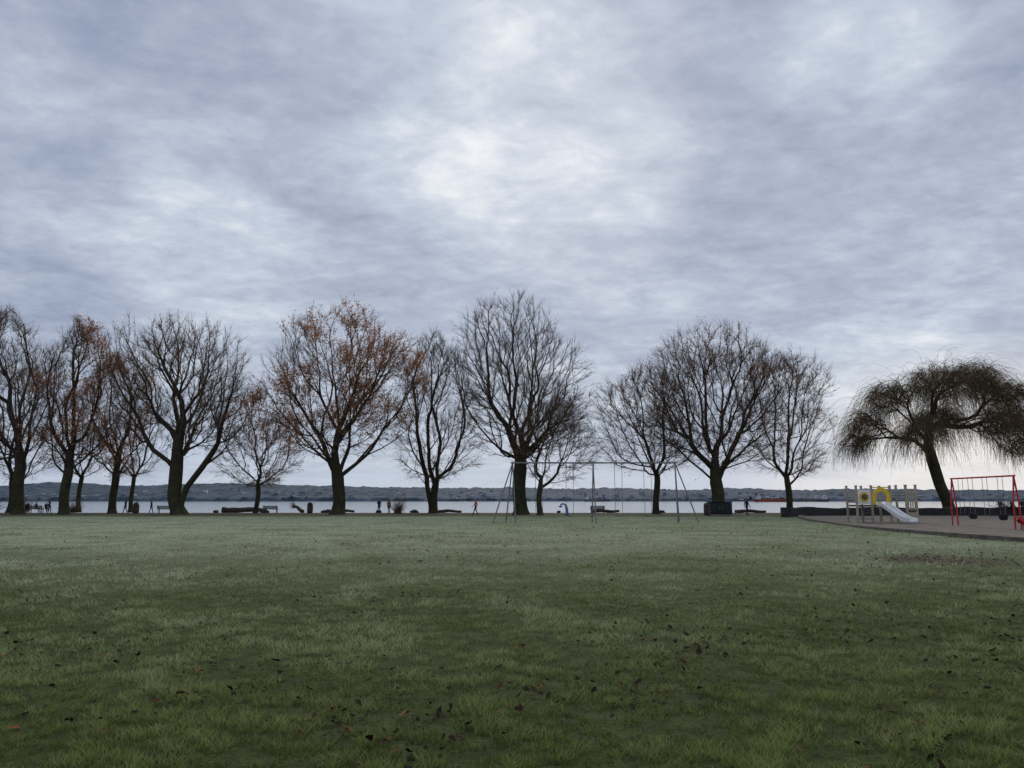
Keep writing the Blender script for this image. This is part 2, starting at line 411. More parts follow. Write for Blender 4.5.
def frames(d):
    ref = np.where(np.abs(d[:, 1:2]) < .95, np.array([[0., 1., 0.]]), np.array([[1., 0., 0.]]))
    a = np.cross(d, ref); a /= np.linalg.norm(a, axis=1, keepdims=True)+1e-9
    return a, np.cross(d, a)
def frusta(P0, P1, d0, d1, r0, r1, n):
    a0, b0 = frames(d0); a1, b1 = frames(d1); th = np.arange(n)*2*math.pi/n
    c, s_ = np.cos(th)[None, :, None], np.sin(th)[None, :, None]
    R0 = P0[:, None]+(a0[:, None]*c+b0[:, None]*s_)*r0[:, None, None]
    R1 = P1[:, None]+(a1[:, None]*c+b1[:, None]*s_)*r1[:, None, None]
    m = len(P0); V = np.concatenate([R0, R1], 1).reshape(-1, 3)
    k = np.arange(n); q = np.stack([k, (k+1) % n, n+(k+1) % n, n+k], -1)
    F = (np.arange(m)[:, None, None]*2*n+q[None]).reshape(-1, 4)
    return V, F
def nrm(v): return v/(np.linalg.norm(v, axis=-1, keepdims=True)+1e-9)

def make_tree(name, bx, by, cx, hw, zb, zt, fork, rt, seed, N=2300, stems=((0, 0),), leaves=0, p=1.0, bf=.48, droop=False, twig=1.0, tn=4, lean=0, depth=.85, leafbias=0, twr=1.0, blobs=None):
    rng = np.random.default_rng(seed)
    H = zt-zb
    if blobs is None:
        n = N; th = rng.random(n)*6.283; tt = rng.random(n)**.85
        f = np.clip(1-np.abs(2*tt**p-1)**2.5, 0, 1)**.5
        lob = 1+.13*np.sin(3*th+seed)+.09*np.sin(5*th+seed*2+6*tt)+.10*np.sin(11*tt+seed+2*th)
        u_ = rng.random(n)**.45
        rr = hw*f*lob*u_
        zl = H*(tt*(1-.10*u_*np.sin(3*th+seed)))
        pts = np.stack([cx-bx+rr*np.cos(th), rr*np.sin(th)*depth, zb+zl], -1)
    else:
        pts = []
        vol = np.array([q[3]**2*q[4] for q in blobs]); ns = (N*vol/vol.sum()).astype(int)
        for (ox, oy, oz, r_, rz), n in zip(blobs, ns):
            g = nrm(rng.normal(0, 1, (n, 3)))*(rng.random((n, 1))**.4); pts.append(g*np.array([r_, r_*.9, rz])+np.array([ox, oy, oz]))
        pts = np.concatenate(pts)
    hol = np.array([mn.noise(Vector((q[0]*.28+seed, q[1]*.28, q[2]*.28))) for q in pts])
    pts = pts[hol > -.22]
    base = []; par = []
    for si, (ox, oz) in enumerate(stems):
        prev = -1; n = max(4, int(fork/.55)); 
        for j in range(n+1):
            a = j/n; zz = fork*a
            q = np.array([ox*(.25+a)+lean*a*a+.12*math.sin(a*5+seed+si), .1*math.sin(a*4+seed*2+si), zz-.15])
            base.append(q); par.append(prev); prev = len(base)-1
    nb = len(base)
    P = np.array(base+list(pts)); M = len(P)
    parent = np.array(par+[-1]*len(pts)); plen = np.zeros(M)
    for j in range(nb):
        if parent[j] >= 0: plen[j] = plen[parent[j]]+np.linalg.norm(P[j]-P[parent[j]])
    cost = np.full(M, 1e9); bp_ = np.zeros(M, int)
    for j in range(nb):
        if P[j][2] < fork*.62: continue
        c = np.linalg.norm(P-P[j], axis=1)+bf*plen[j]
        k = c < cost; cost[k] = c[k]; bp_[k] = j
    cost[:nb] = 1e12; order = list(range(nb))
    done = np.zeros(M, bool); done[:nb] = True
    for _ in range(M-nb):
        j = int(np.argmin(cost)); parent[j] = bp_[j]; plen[j] = plen[parent[j]]+np.linalg.norm(P[j]-P[parent[j]])
        cost[j] = 1e12; done[j] = True; order.append(j)
        c = np.linalg.norm(P-P[j], axis=1)+bf*plen[j]
        k = (c < cost) & ~done; cost[k] = c[k]; bp_[k] = j
    cnt = np.zeros(M); haschild = np.zeros(M, bool)
    for j in order:
        if parent[j] >= 0: haschild[parent[j]] = True
    cnt[~haschild] = 1
    mainc = np.full(M, -1); best = np.zeros(M)
    for j in reversed(order):
        q = parent[j]
        cnt[j] += .15
        if q >= 0:
            cnt[q] += cnt[j]
            if cnt[j] > best[q]: best[q] = cnt[j]; mainc[q] = j
    tot = cnt.max()
    rad = np.maximum(rt*(cnt/tot)**(1/1.85), .014)
    for _ in range(3):
        Q = P.copy()
        for j in range(nb, M):
            if mainc[j] >= 0: Q[j] = .5*P[j]+.25*P[parent[j]]+.25*P[mainc[j]]
        P = Q
    P[nb:] += rng.normal(0, .04, (M-nb, 3))
    for j in range(nb):
        zz = P[j][2]; rad[j] *= 1+.55*math.exp(-max(zz+.15, 0)/.45)
    e = np.array([j for j in range(M) if parent[j] >= 0]); pe = parent[e]
    ed = nrm(P[e]-P[pe]); dn = np.zeros((M, 3)); dn[e] = ed
    for j in range(M):
        if parent[j] < 0: dn[j] = (0, 0, 1)
        if mainc[j] >= 0:
            dn[j] = dn[j]+nrm(P[mainc[j]]-P[j])
    dn = nrm(dn)
    ismain = mainc[pe] == e
    d0 = np.where(ismain[:, None], dn[pe], ed); r0 = np.where(ismain, rad[pe], np.minimum(rad[pe], rad[e]*1.25))
    Vs, Fs, Ms = [], [], []; off = 0
    for lo, hi, n in ((.12, 9, 10), (.035, .12, 5), (0, .035, 3)):
        k = (rad[e] >= lo) & (rad[e] < hi)
        if not k.any(): continue
        v_, f_ = frusta(P[pe][k], P[e][k], d0[k], dn[e][k], r0[k], rad[e][k], n)
        Vs.append(v_); Fs.append(f_+off); off += len(v_); Ms.append(np.full(len(f_), 0 if n > 3 else 1))
    th = .055 if not droop else .07
    src = np.where((rad < th) & (np.arange(M) >= nb))[0]
    src = np.repeat(src, tn)
    m = len(src); cpos = np.array([cx-bx, 0, zb+H*.25])
    base_d = dn[src]; outw = nrm(P[src]-cpos)
    nseg = 7 if droop else 3
    p0 = P[src]-base_d*rng.random((m, 1))*.3
    if droop:
        d = nrm(base_d*.7+outw*np.array([.7, .7, .1])+rng.normal(0, .55, (m, 3))); L = (.7+5.6*rng.random(m)**1.5)*twig
    else:
        d = nrm(base_d*.7+outw*.55+rng.normal(0, .42, (m, 3))+np.array([0, 0, .12])); L = rng.uniform(.5, 1.55, m)*twig
    r = np.full(m, .0105)*(1+.4*rng.random(m))*twr
    tips = []
    for sgi in range(nseg):
        p1 = p0+d*(L/nseg)[:, None]
        r2 = r*.72 if not droop else r*.9
        v_, f_ = frusta(p0, p1, d, d, r, r2, 3); Vs.append(v_); Fs.append(f_+off); off += len(v_); Ms.append(np.full(len(f_), 1))
        if not droop:
            sd_ = nrm(d+rng.normal(0, .6, (m, 3))); l2 = L*.42*rng.random(m)
            v_, f_ = frusta(p0, p0+sd_*l2[:, None], sd_, sd_, r*.75, r*.4, 3); Vs.append(v_); Fs.append(f_+off); off += len(v_); Ms.append(np.full(len(f_), 1))
            tips.append(p0+sd_*l2[:, None])
        p0 = p1; r = r2; tips.append(p1)
        if droop: d = nrm(d+np.array([0, 0, -.50])+rng.normal(0, .16, (m, 3)))
        else: d = nrm(d+rng.normal(0, .18, (m, 3))+np.array([0, 0, .10]))
        if droop:
            stop = p0[:, 2] < 4.4+rng.random(m)*2.8; L = np.where(stop, .02, L)
    if leaves:
        tp = np.concatenate(tips); sc = np.array([mn.noise(Vector((q[0]*.3+seed*3, q[1]*.3, q[2]*.3))) for q in tp])
        wgt = np.clip(sc+.25, 0.01, 1)**1.3
        if leafbias: wgt = wgt*(.35+np.clip((tp[:, 2]-zb)/H, 0, 1)*leafbias)
        idx = rng.choice(len(tp), leaves, p=wgt/wgt.sum()); c = tp[idx]+rng.normal(0, .12, (leaves, 3))
        a = nrm(rng.normal(0, 1, (leaves, 3))); b_ = nrm(np.cross(a, rng.normal(0, 1, (leaves, 3)))); s1 = rng.uniform(.06, .12, leaves)[:, None]
        v_ = np.stack([c-a*s1, c+b_*s1*.7, c+a*s1, c-b_*s1*.7], 1).reshape(-1, 3); f_ = np.arange(leaves*4).reshape(-1, 4)+off
        Vs.append(v_); Fs.append(f_); off += len(v_); Ms.append(np.full(len(f_), 2))
    o = mesh_obj(name, np.concatenate(Vs), Fs, [BARK, TWIGR if droop else TWIG, LEAFB], Ms, smooth=True)
    o.location = (bx, by, 0)
    return o

T = make_tree
T('linden_tree', -55.7, 85, -59.0, 6.2, 6, 22.6, 5.5, .58, 1, 1900)
T('maple_tree', -50.4, 85, -50.6, 4.8, 5, 21.2, 5, .50, 2, 1700, leaves=5000)
T('maple_tree', -47.6, 90, -48.0, 4.6, 4.5, 18.4, 5, .42, 3, 1400, leaves=5000)
T('linden_tree', -37.4, 85, -39.0, 0, 3.8, 23.5, 3.2, .74, 14, 3200, stems=((-.6, 0), (.4, 0)), leaves=900,
  blobs=[(-5.2, 0, 17.4, 4.2, 6.6), (-6.2, .5, 11, 3.4, 4.5), (2.2, 0, 16.2, 4.6, 6.2), (4.0, -.5, 11, 4.2, 5.0), (-.8, 1, 9.5, 4.4, 4.0), (-2.2, 0, 19.6, 3.2, 3.6)])
T('maple_tree', -31.1, 92, -31.2, 5.4, 3.2, 14.4, 4, .28, 5, 1300, leaves=3400, leafbias=1)
T('maple_tree', -19.6, 85, -20.2, 0, 4.8, 24.3, 4.2, .70, 6, 3600, leaves=17000, leafbias=1.4,
  blobs=[(-.6, 0, 17.5, 7.2, 6.8), (-6.6, 0, 13.8, 4.4, 5.0), (5.2, 0, 15, 5.0, 5.6), (-.4, 0, 10.5, 8.6, 4.6), (6.0, .5, 18, 3.0, 3.2), (-3.4, 0, 20.3, 3.2, 3.2)])
T('linden_tree', -9.9, 93, -9.7, 5.6, 3.8, 21.6, 4.5, .44, 7, 2000, stems=((-.45, 0), (.5, 0)), p=.8)
T('linden_tree', .9, 85, 0, 0, 4.8, 25.6, 5.2, .74, 8, 3500,
  blobs=[(-1.0, 0, 19.2, 5.8, 6.6), (-5.6, 0, 16.8, 4.0, 5.8), (3.8, 0, 15, 4.9, 6.8), (-.4, 0, 11, 7.6, 5.2), (-3.2, 0, 21, 3.8, 3.8), (5.6, 0, 11.5, 3.2, 4.2)])
T('linden_tree', 3.05, 82, 4.7, 4.6, 3.4, 12.0, 4.2, .28, 9, 1000, leaves=300)
T('linden_tree', 16.9, 88, 16.0, 6.6, 4.4, 16.8, 5, .36, 10, 1600, leaves=900)
T('linden_tree', 22.6, 83, 23.2, 0, 3.6, 21.2, 3.6, .70, 11, 3500, leaves=2600, leafbias=1,
  blobs=[(0, 0, 15.6, 7.0, 6.0), (-5.4, 0, 12.4, 4.6, 5.4), (5.4, 0, 12.8, 4.8, 6.0), (0, 0, 9, 8.6, 4.4), (2.8, 0, 17.6, 4.2, 3.4), (-3, 0, 17, 3.6, 3.2)])
T('linden_tree', 32.3, 88, 32.9, 5.9, 4.4, 18.2, 5, .36, 12, 1600, leaves=500)
T('weeping_willow_tree', 50.9, 88, 50.4, 0, 6.0, 17.4, 3.6, .62, 13, 1600, droop=True, tn=9, lean=-.8, twr=1.3, bf=.3,
  blobs=[(-7.6, 0, 10.6, 2.9, 2.0), (-4.8, 1, 13.9, 2.9, 1.9), (-.6, -1, 15.2, 3.2, 2.1), (3.6, 0, 16.0, 3.0, 1.8), (7.0, .5, 14.4, 3.0, 1.8), (9.0, 0, 11.0, 2.6, 1.8), (-9.2, .5, 8.4, 2.0, 1.5), (5.0, -1.5, 10.6, 3.2, 1.8), (-3.4, -1.5, 9.8, 3.4, 1.9), (1, 2, 11.5, 3, 2), (8.5, 0, 7.8, 2.0, 1.3)])
T('linden_tree', -62.0, 108, -62, 5.5, 5, 18, 5.5, .3, 21, 800, tn=3)
T('linden_tree', -54.5, 108, -54, 5, 5, 17, 5.5, .28, 22, 800, tn=3)
T('linden_tree', -64.5, 97, -64.5, 5, 4, 19, 5, .35, 25, 1100, tn=4)
T('linden_tree', -70.5, 92, -71, 7, 5, 22, 5.5, .5, 23, 1300, tn=3)
T('linden_tree', 70, 86, 70, 7.5, 5, 20, 5.5, .5, 24, 1100, tn=3)

# ------------------------------------------------------------------ people
SKIN = mat('skin', (.42, .27, .2), None, 5, .6); HAIR = mat('hair', (.03, .02, .015), None, 8, .6); SHOE = mat('shoe', (.03, .03, .03), None, 8, .6)
def person(x, y, face, jacket, trousers, pose='stand', h=1.74, z0=0, stride=.0):
    st = stride
    if pose == 'sit':
        J = {'pel': (0, 0, .55), 'spi': (0, .02, .75), 'che': (0, 0, .96), 'nkb': (0, 0, 1.09), 'nk': (0, .02, 1.15), 'hd': (0, .04, 1.24), 'ht': (0, .02, 1.32),
             'hl': (-.1, .02, .52), 'kl': (-.13, .45, .50), 'al': (-.13, .47, .10), 'tl': (-.14, .62, .04), 'hr': (.1, .02, .52), 'kr': (.13, .43, .50), 'ar': (.13, .50, .10), 'tr': (.14, .65, .04),
             'sl': (-.18, 0, 1.03), 'el': (-.24, .06, .76), 'wl': (-.14, .28, .62), 'sr': (.18, 0, 1.03), 'er': (.24, .06, .76), 'wr': (.14, .28, .62)}
    else:
        J = {'pel': (0, 0, .95), 'spi': (0, .01, 1.13), 'che': (0, 0, 1.33), 'nkb': (0, 0, 1.46), 'nk': (0, .01, 1.52), 'hd': (0, .03, 1.61), 'ht': (0, .01, 1.69),
             'hl': (-.09, 0, .90), 'kl': (-.10, .03+st*.5, .50), 'al': (-.10, st, .09), 'tl': (-.11, st+.15, .04), 'hr': (.09, 0, .90), 'kr': (.10, .04-st*.3, .50), 'ar': (.10, -st, .10+st*.15), 'tr': (.11, -st+.14, .04),
             'sl': (-.18, 0, 1.40), 'el': (-.24, -.04-st*.4, 1.13), 'wl': (-.24, .06-st*.6, .89), 'sr': (.18, 0, 1.40), 'er': (.24, -.04+st*.4, 1.13), 'wr': (.23, .08+st*.8, .90)}
        if pose == 'phone': J['er'] = (.22, .08, 1.15); J['wr'] = (.10, .30, 1.25)
    rad = {'pel': (.15, .11), 'spi': (.14, .10), 'che': (.17, .115), 'nkb': (.07, .06), 'nk': (.055, .055), 'hd': (.078, .095), 'ht': (.06, .07),
           'h': (.095, .09), 'k': (.062, .062), 'a': (.045, .05), 't': (.04, .035), 's': (.07, .07), 'e': (.048, .048), 'w': (.032, .026)}
    E = [('pel', 'spi'), ('spi', 'che'), ('che', 'nkb'), ('nkb', 'nk'), ('nk', 'hd'), ('hd', 'ht')]
    for s_ in 'lr': E += [('pel', 'h'+s_), ('h'+s_, 'k'+s_), ('k'+s_, 'a'+s_), ('a'+s_, 't'+s_), ('che', 's'+s_), ('s'+s_, 'e'+s_), ('e'+s_, 'w'+s_)]
    names = list(J); me = bpy.data.meshes.new('p'); me.from_pydata([J[n] for n in names], [(names.index(a), names.index(b)) for a, b in E], [])
    o = bpy.data.objects.new('p', me); link(o)
    sk = o.modifiers.new('s', 'SKIN'); sb = o.modifiers.new('u', 'SUBSURF'); sb.levels = 1
    for i_, n in enumerate(names):
        rr = rad.get(n, rad.get(n[0])); me.skin_vertices[0].data[i_].radius = rr; me.skin_vertices[0].data[i_].use_root = (n == 'pel')
    dg = bpy.context.evaluated_depsgraph_get(); dg.update()
    ev = bpy.data.meshes.new_from_object(o.evaluated_get(dg)); bpy.data.objects.remove(o)
    segs = [(Vector(J[a]), Vector(J[b]), a, b) for a, b in E]
    mb = MB(); mb.V = [tuple(v.co) for v in ev.vertices]
    for f in ev.polygons:
        c = f.center; bd, bn_ = 9, None
        for a, b, na, nb_ in segs:
            ab = b-a; tt = max(0, min(1, (c-a).dot(ab)/ab.length_squared)); dd = (c-a-ab*tt).length
            if dd < bd: bd, bn_ = dd, (na, nb_)
        a, b = bn_
        if b in ('hd', 'ht', 'nk'):
            hd = Vector(J['hd']); m = 3 if (c.y < hd.y-.02 or c.z > hd.z+.05) and c.z > hd.z-.07 else 2
        elif b[0] == 't': m = 4
        elif b[0] in 'ka' or b in ('hl', 'hr'): m = 1
        else: m = 0
        mb.F.append(list(f.vertices)); mb.M.append(m)
    hd = Vector(J['hd'])
    mb.tube([hd+Vector((0, .085, .02)), hd+Vector((0, .118, -.012)), hd+Vector((0, .09, -.022))], [.008, .014, .01], 2, 5)
    for sx in (-1, 1):
        mb.ball(hd+Vector((sx*.03, .086, .02)), .011, 4, 4); mb.ball(hd+Vector((sx*.082, 0, 0)), .026, 2, 4, (.4, .7, 1.1))
        wv = Vector(J['wl' if sx < 0 else 'wr']); ev_ = Vector(J['el' if sx < 0 else 'er']); d = (wv-ev_).normalized()
        side = d.cross(Vector((sx, 0, 0))).normalized()
        mb.tube([wv-d*.01, wv+d*.04, wv+d*.09], [.026, .038, .034], 2, 8, .55)
        for fi in range(4):
            o_ = side*((fi-1.5)*.018); ln = (.062, .078, .072, .055)[fi]; inn = Vector((-sx, 0, 0))
            mb.tube([wv+d*.08+o_, wv+d*(.085+ln*.5)+o_, wv+d*(.085+ln*.85)+o_+inn*.018], [.010, .009, .007], 2, 5)
        mb.tube([wv+d*.03+side*.03, wv+d*.06+side*.055, wv+d*.09+side*.06], [.012, .011, .008], 2, 5)
    mb.tube([hd+Vector((-.025, .093, -.04)), hd+Vector((.025, .093, -.04))], .005, 4, 4)
    o = mb.obj('person', [mat('jacket', jacket, None, 6), mat('trousers', trousers, None, 6), SKIN, HAIR, SHOE], (x, y, z0), face, True)
    s_ = h/1.74; o.scale = (s_, s_, s_)
    return o
blk = (.02, .02, .025); nav = (.03, .04, .08)
person(-3.9, 81, R(100), (.60, .10, .05), blk, 'stand', 1.75, 0, .28)
person(-15.5, 88, R(160), blk, nav, 'phone')
person(-14.4, 88.4, R(-20), (.28, .12, .05), blk, 'stand', 1.66)
person(24.4, 78.5, R(-70), blk, blk, 'stand', 1.78, 0, .22)
person(-47.6, 93, R(90), blk, nav, 'stand', 1.7, 0, .2)
person(-46.4, 93.4, R(80), (.1, .1, .11), blk, 'stand', 1.62, 0, .25)
person(-44.2, 92.5, R(-80), nav, blk, 'stand', 1.72, 0, .2)
person(-57.3, 93.5, R(-80), blk, blk, 'stand', 1.72, 0, .2)
person(-61, 95, R(30), blk, nav, 'sit'); person(-59.9, 95, R(-20), (.06, .03, .03), blk, 'sit'); person(-58.7, 95.2, R(10), nav, blk, 'sit')

# ------------------------------------------------------------------ street furniture
WOODM = mat('weathered_wood', (.13, .10, .075), (.08, .06, .045), 6, .85, .3); DARK = mat('dark_metal', (.02, .022, .025), (.03, .03, .035), 5, .5)
CONC = mat('concrete', (.32, .31, .29), (.24, .235, .22), 2, .9, .3)
def bench(x, y, rot=0):
    mb = MB()
    for k in range(4): mb.box((0, -.18+k*.12, .45), (1.8, .1, .04), 0)
    for k in range(3): mb.box((0, .27+k*.03, .56+k*.14), (1.8, .035, .11), 0, tilt=('X', -.2))
    for sx in (-.75, .75):
        mb.box((sx, -.15, .215), (.07, .07, .43), 1); mb.box((sx, .22, .215), (.07, .07, .43), 1); mb.box((sx, .33, .68), (.05, .05, .5), 1, tilt=('X', -.2)); mb.box((sx, .02, .40), (.05, .42, .05), 1)
        mb.box((sx, 0, .66), (.05, .44, .04), 0); mb.box((sx, -.18, .56), (.045, .045, .18), 1)
    return mb.obj('park_bench', [WOODM, DARK], (x, y, 0), rot)
bench(-30, 94, R(180)); bench(-43.4, 94.5, R(180)); bench(-59.8, 95.0, R(180)); bench(10.5, 93, R(180))
bench(-61.9, 95.0, R(180))
def bin_(x, y):
    mb = MB()
    pts = [(0, 0, z) for z in (0, .05, .1, .9, .96, 1.0)]; mb.tube(pts, [.27, .30, .31, .33, .35, .35], 0, 16)
    for k in range(16):
        a = k*math.pi/8; mb.box((.335*math.cos(a), .335*math.sin(a), .5), (.02, .07, .78), 1, a)
    mb.tube([(0, 0, 1.0), (0, 0, 1.12), (0, 0, 1.28), (0, 0, 1.34)], [.34, .33, .24, .05], 0, 16)
    mb.box((0, -.30, 1.12), (.26, .12, .12), 1)
    return mb.obj('litter_bin', [DARK, WOODM], (x, y, 0), .1, True)
bin_(20.4, 79); bin_(-24.6, 92); bin_(-44.8, 90)
mb = MB(); mb.box((0, 0, .72), (2.5, 1.0, 1.3), 0); mb.box((0, 0, 1.41), (2.66, 1.16, .07), 1); mb.box((0, 0, .035), (2.6, 1.1, .07), 2)
for sx in (-.62, .62): mb.box((sx, -.512, .72), (1.1, .02, 1.1), 1); mb.box((sx*.2, -.53, .75), (.03, .03, .2), 2)
mb.obj('equipment_cabinet', [mat('cab_green', (.018, .028, .026), None, 4), mat('cab_dark', (.03, .036, .036), None, 4), CONC], (22.3, 81.2, 0), 0)

mb = MB(); arc = [(-.42, 0, .95), (-.38, 0, 1.12), (-.2, 0, 1.22), (0, 0, 1.18), (.14, 0, 1.0), (.22, 0, .7), (.24, 0, .35), (.25, 0, 0)]
mb.tube(arc, [.07, .08, .09, .10, .12, .14, .16, .2], 0, 10); mb.tube([(-.42, 0, .84), (-.42, 0, .90), (-.42, 0, .97)], [.05, .2, .23], 0, 14); mb.box((.2, 0, .04), (.8, .6, .08), 1)
mb.obj('drinking_fountain', [mat('blue_paint', (.05, .16, .42), None, 5, .4), CONC], (5.4, 77.5, 0), 0, True)

def log(x, y, L, r, rot, z=0, root=False, tilt=0):
    mb = MB(); rr = random.Random(int(x*10)); n = 9
    pts = [((k/(n-1)-.5)*L, .08*math.sin(k*1.3+x), r*.9+.06*math.sin(k*.9+x)+tilt*(k/(n-1))) for k in range(n)]
    mb.tube(pts, [r*(1.15-.45*k/(n-1))*rr.uniform(.92, 1.08) for k in range(n)], 0, 10)
    if root:
        for k in range(9):
            a = k*.7; d = Vector((.5*rr.random(), math.cos(a), math.sin(a)))
            b0 = Vector(pts[-1]); mb.tube([b0, b0+d*r*1.4, b0+d*r*2.1+Vector((.4, 0, .1))], [r*.4, r*.25, r*.07], 0, 6)
    return mb.obj('driftwood_log', [mat('driftwood', (.11, .09, .07), (.06, .05, .042), 2, .9, .4, 8)], (x, y, z), rot, True)
log(-34.5, 97.5, 5.5, .36, .1, 0); log(-27.3, 96.5, 1.9, .22, 2.4, 0, True, .7); log(-22, 97, 3.5, .22, .05); log(-8, 97.2, 3, .2, -.05); log(12, 97, 3.6, .22, .04)
log(30, 95, 4, .22, .1)
def boulder(x, y, s, seed):
    V = []; F = []; n = 9
    for a in range(n+1):
        for b in range(2*n):
            ph = math.pi*a/n; th = math.pi*b/n; d = Vector((math.sin(ph)*math.cos(th), math.sin(ph)*math.sin(th), math.cos(ph)))
            k = 1+.45*mn.noise(d*1.6+Vector((seed, 0, 0)))+.15*mn.noise(d*4+Vector((seed, 0, 0))); V.append((d.x*k*s*1.5, d.y*k*s, d.z*k*s*.75))
    for a in range(n):
        for b in range(2*n): F.append([a*2*n+b, (a+1)*2*n+b, (a+1)*2*n+(b+1) % (2*n), a*2*n+(b+1) % (2*n)])
    mb = MB(); mb.poly(V, F); mb.obj('boulder', [mat('rock', (.07, .07, .072), (.035, .035, .038), 2, .95, .4, 9)], (x, y, s*.3), seed)
for k, (bx_, by_, s_) in enumerate([(-31.5, 96.2, .4), (-37.6, 96, .35), (-17, 96.5, .3), (-24, 96.6, .3), (6, 96.8, .25), (19, 96, .3), (-12.4, 96, .35)]): boulder(bx_, by_, s_, k+1)

def shrub(x, y, h, w_, seed, n=240):
    rng = np.random.default_rng(seed); p0 = rng.normal(0, .2*w_, (n, 3)); p0[:, 2] = 0
    d = nrm(np.stack([rng.normal(0, .5*w_, n), rng.normal(0, .5*w_, n), np.full(n, 1.0)], -1)); Vs, Fs, off = [], [], 0; r = np.full(n, .014); L = rng.uniform(.35, 1, n)*h/5
    for s_ in range(5):
        for q in range(3):
            p1 = p0+nrm(d+rng.normal(0, .5 if q else .02, (n, 3)))*L[:, None]; v_, f_ = frusta(p0, p1, d, d, r, r*.7, 3); Vs.append(v_); Fs.append(f_+off); off += len(v_)
            if q == 0: nx_ = p1
        p0 = nx_; r = r*.75; d = nrm(d+rng.normal(0, .25, (n, 3)))
    o = mesh_obj('bare_shrub', np.concatenate(Vs), Fs, [TWIG]); o.location = (x, y, 0)
shrub(-13.6, 90, 2.7, 1.0, 3, 130); shrub(-63, 97, 2.4, 1.4, 5, 200); shrub(-57, 98, 2, 1.6, 6, 200); shrub(-67, 97, 2.6, 1.4, 7, 200); shrub(60, 92, 2.6, 1.4, 8, 150)

# ------------------------------------------------------------------ big swing set
GALV = mat('galvanised_steel', (.20, .205, .21), (.14, .145, .15), 6, .45, metallic=.3); RUB = mat('rubber', (.02, .02, .02), None, 5, .7)
mb = MB(); HT = 4.25
mb.tube([(-.15, 0, HT), (11.9, 0, HT)], .055, 0, 10)
for x0, ou in ((0, -1), (11.7, 1)):
    mb.tube([(x0, 0, HT), (x0+ou*1.4, -.7, 0)], .045, 0, 8); mb.tube([(x0, 0, HT), (x0-ou*.2, -1.3, 0)], .045, 0, 8); mb.tube([(x0, 0, HT), (x0+ou*.5, 1.5, 0)], .045, 0, 8); mb.ball((x0, 0, HT), .1, 0, 6)
mb.tube([(5.8, 0, HT), (5.8, -1.25, 0)], .045, 0, 8); mb.tube([(5.8, 0, HT), (5.8, 1.25, 0)], .045, 0, 8)
for xs_ in (1.9, 4.1, 7.6, 9.7):
    for sx in (-.27, .27):
        mb.tube([(xs_+sx, 0, HT), (xs_+sx*.9, .02, .55)], .018, 0, 5); mb.tube([(xs_+sx, 0, HT), (xs_+sx, 0, HT-.15)], .035, 0, 6)
    st = [(xs_-.25+.5*k/6, .02, .55-.10*math.sin(math.pi*k/6)) for k in range(7)]
    vs = []; 
    for q in st: vs += [(q[0], -.08, q[2]), (q[0], .10, q[2]), (q[0], .10, q[2]-.025), (q[0], -.08, q[2]-.025)]
    fs = [[4*k+a, 4*k+(a+1) % 4, 4*k+4+(a+1) % 4, 4*k+4+a] for k in range(6) for a in range(4)]+[[0, 1, 2, 3], [24, 25, 26, 27]]
    mb.poly(vs, fs, 1)
mb.obj('swing_set', [GALV, RUB], (.05, 54, 0), 0)

# ------------------------------------------------------------------ playground
edge = [(31, 78), (27.4, 72), (23.4, 60), (21.4, 51), (20.0, 44), (19.6, 38.3), (19.9, 29.3), (21.2, 26), (26, 22), (34, 18)]
def catmull(P, n=6):
    out = []
    for i_ in range(len(P)-1):
        p0 = P[max(i_-1, 0)]; p1 = P[i_]; p2 = P[i_+1]; p3 = P[min(i_+2, len(P)-1)]
        for k in range(n):
            s_ = k/n; out.append(tuple(.5*(2*p1[a]+(p2[a]-p0[a])*s_+(2*p0[a]-5*p1[a]+4*p2[a]-p3[a])*s_*s_+(3*p1[a]-p0[a]-3*p2[a]+p3[a])*s_**3) for a in range(2)))
    return out+[P[-1]]
ce = catmull(edge)
mb = MB(); vs = []; nE = len(ce)
for a in ce: vs.append((a[0], a[1], .05)); vs.append((90, a[1], .05))
mb.poly(vs, [[2*k, 2*k+1, 2*k+3, 2*k+2] for k in range(nE-1)])
mb.obj('playground_sand', [mat('sand', (.20, .17, .14), (.11, .095, .08), .9, .95, .8, 6)])
def kerb(pts, wdt, hgt, name, m, z0=0, jit=0):
    mb = MB(); vs = []; rr = random.Random(2)
    for k, q in enumerate(pts):
        a = Vector(pts[max(k-1, 0)]); b = Vector(pts[min(k+1, len(pts)-1)]); d = (b-a).normalized(); n_ = Vector((-d.y, d.x))*wdt/2
        hh = hgt*(1+jit*rr.uniform(-1, 1))
        vs += [(q[0]+n_.x, q[1]+n_.y, z0-.1), (q[0]+n_.x*.92, q[1]+n_.y*.92, z0+hh), (q[0]-n_.x*.92, q[1]-n_.y*.92, z0+hh), (q[0]-n_.x, q[1]-n_.y, z0-.1)]
    fs = [[4*k+a, 4*k+a+1, 4*k+5+a, 4*k+4+a] for k in range(len(pts)-1) for a in range(3)]+[[0, 1, 2, 3], [4*len(pts)-4+a for a in (3, 2, 1, 0)]]
    mb.poly(vs, fs); return mb.obj(name, [m])
kerb(ce, .25, .16, 'playground_kerb', mat('kerb_timber', (.16, .14, .12), (.10, .085, .07), 2, .9, .3))
wall = catmull([(25.4, 70), (26.8, 73.6), (30, 76), (36, 77), (45, 76.8), (55, 76), (64, 74), (76, 70)], 8)
kerb(wall, .9, .85, 'low_log_wall', mat('dark_timber', (.022, .022, .024), (.04, .038, .036), 1.5, .9, .4, 5), 0, .10)
person(51.2, 75.7, R(170), blk, blk, 'sit', 1.74, .37); person(50.2, 75.8, R(200), nav, blk, 'sit', 1.7, .37); person(49.1, 75.9, R(180), (.04, .04, .04), nav, 'sit', 1.7, .37)
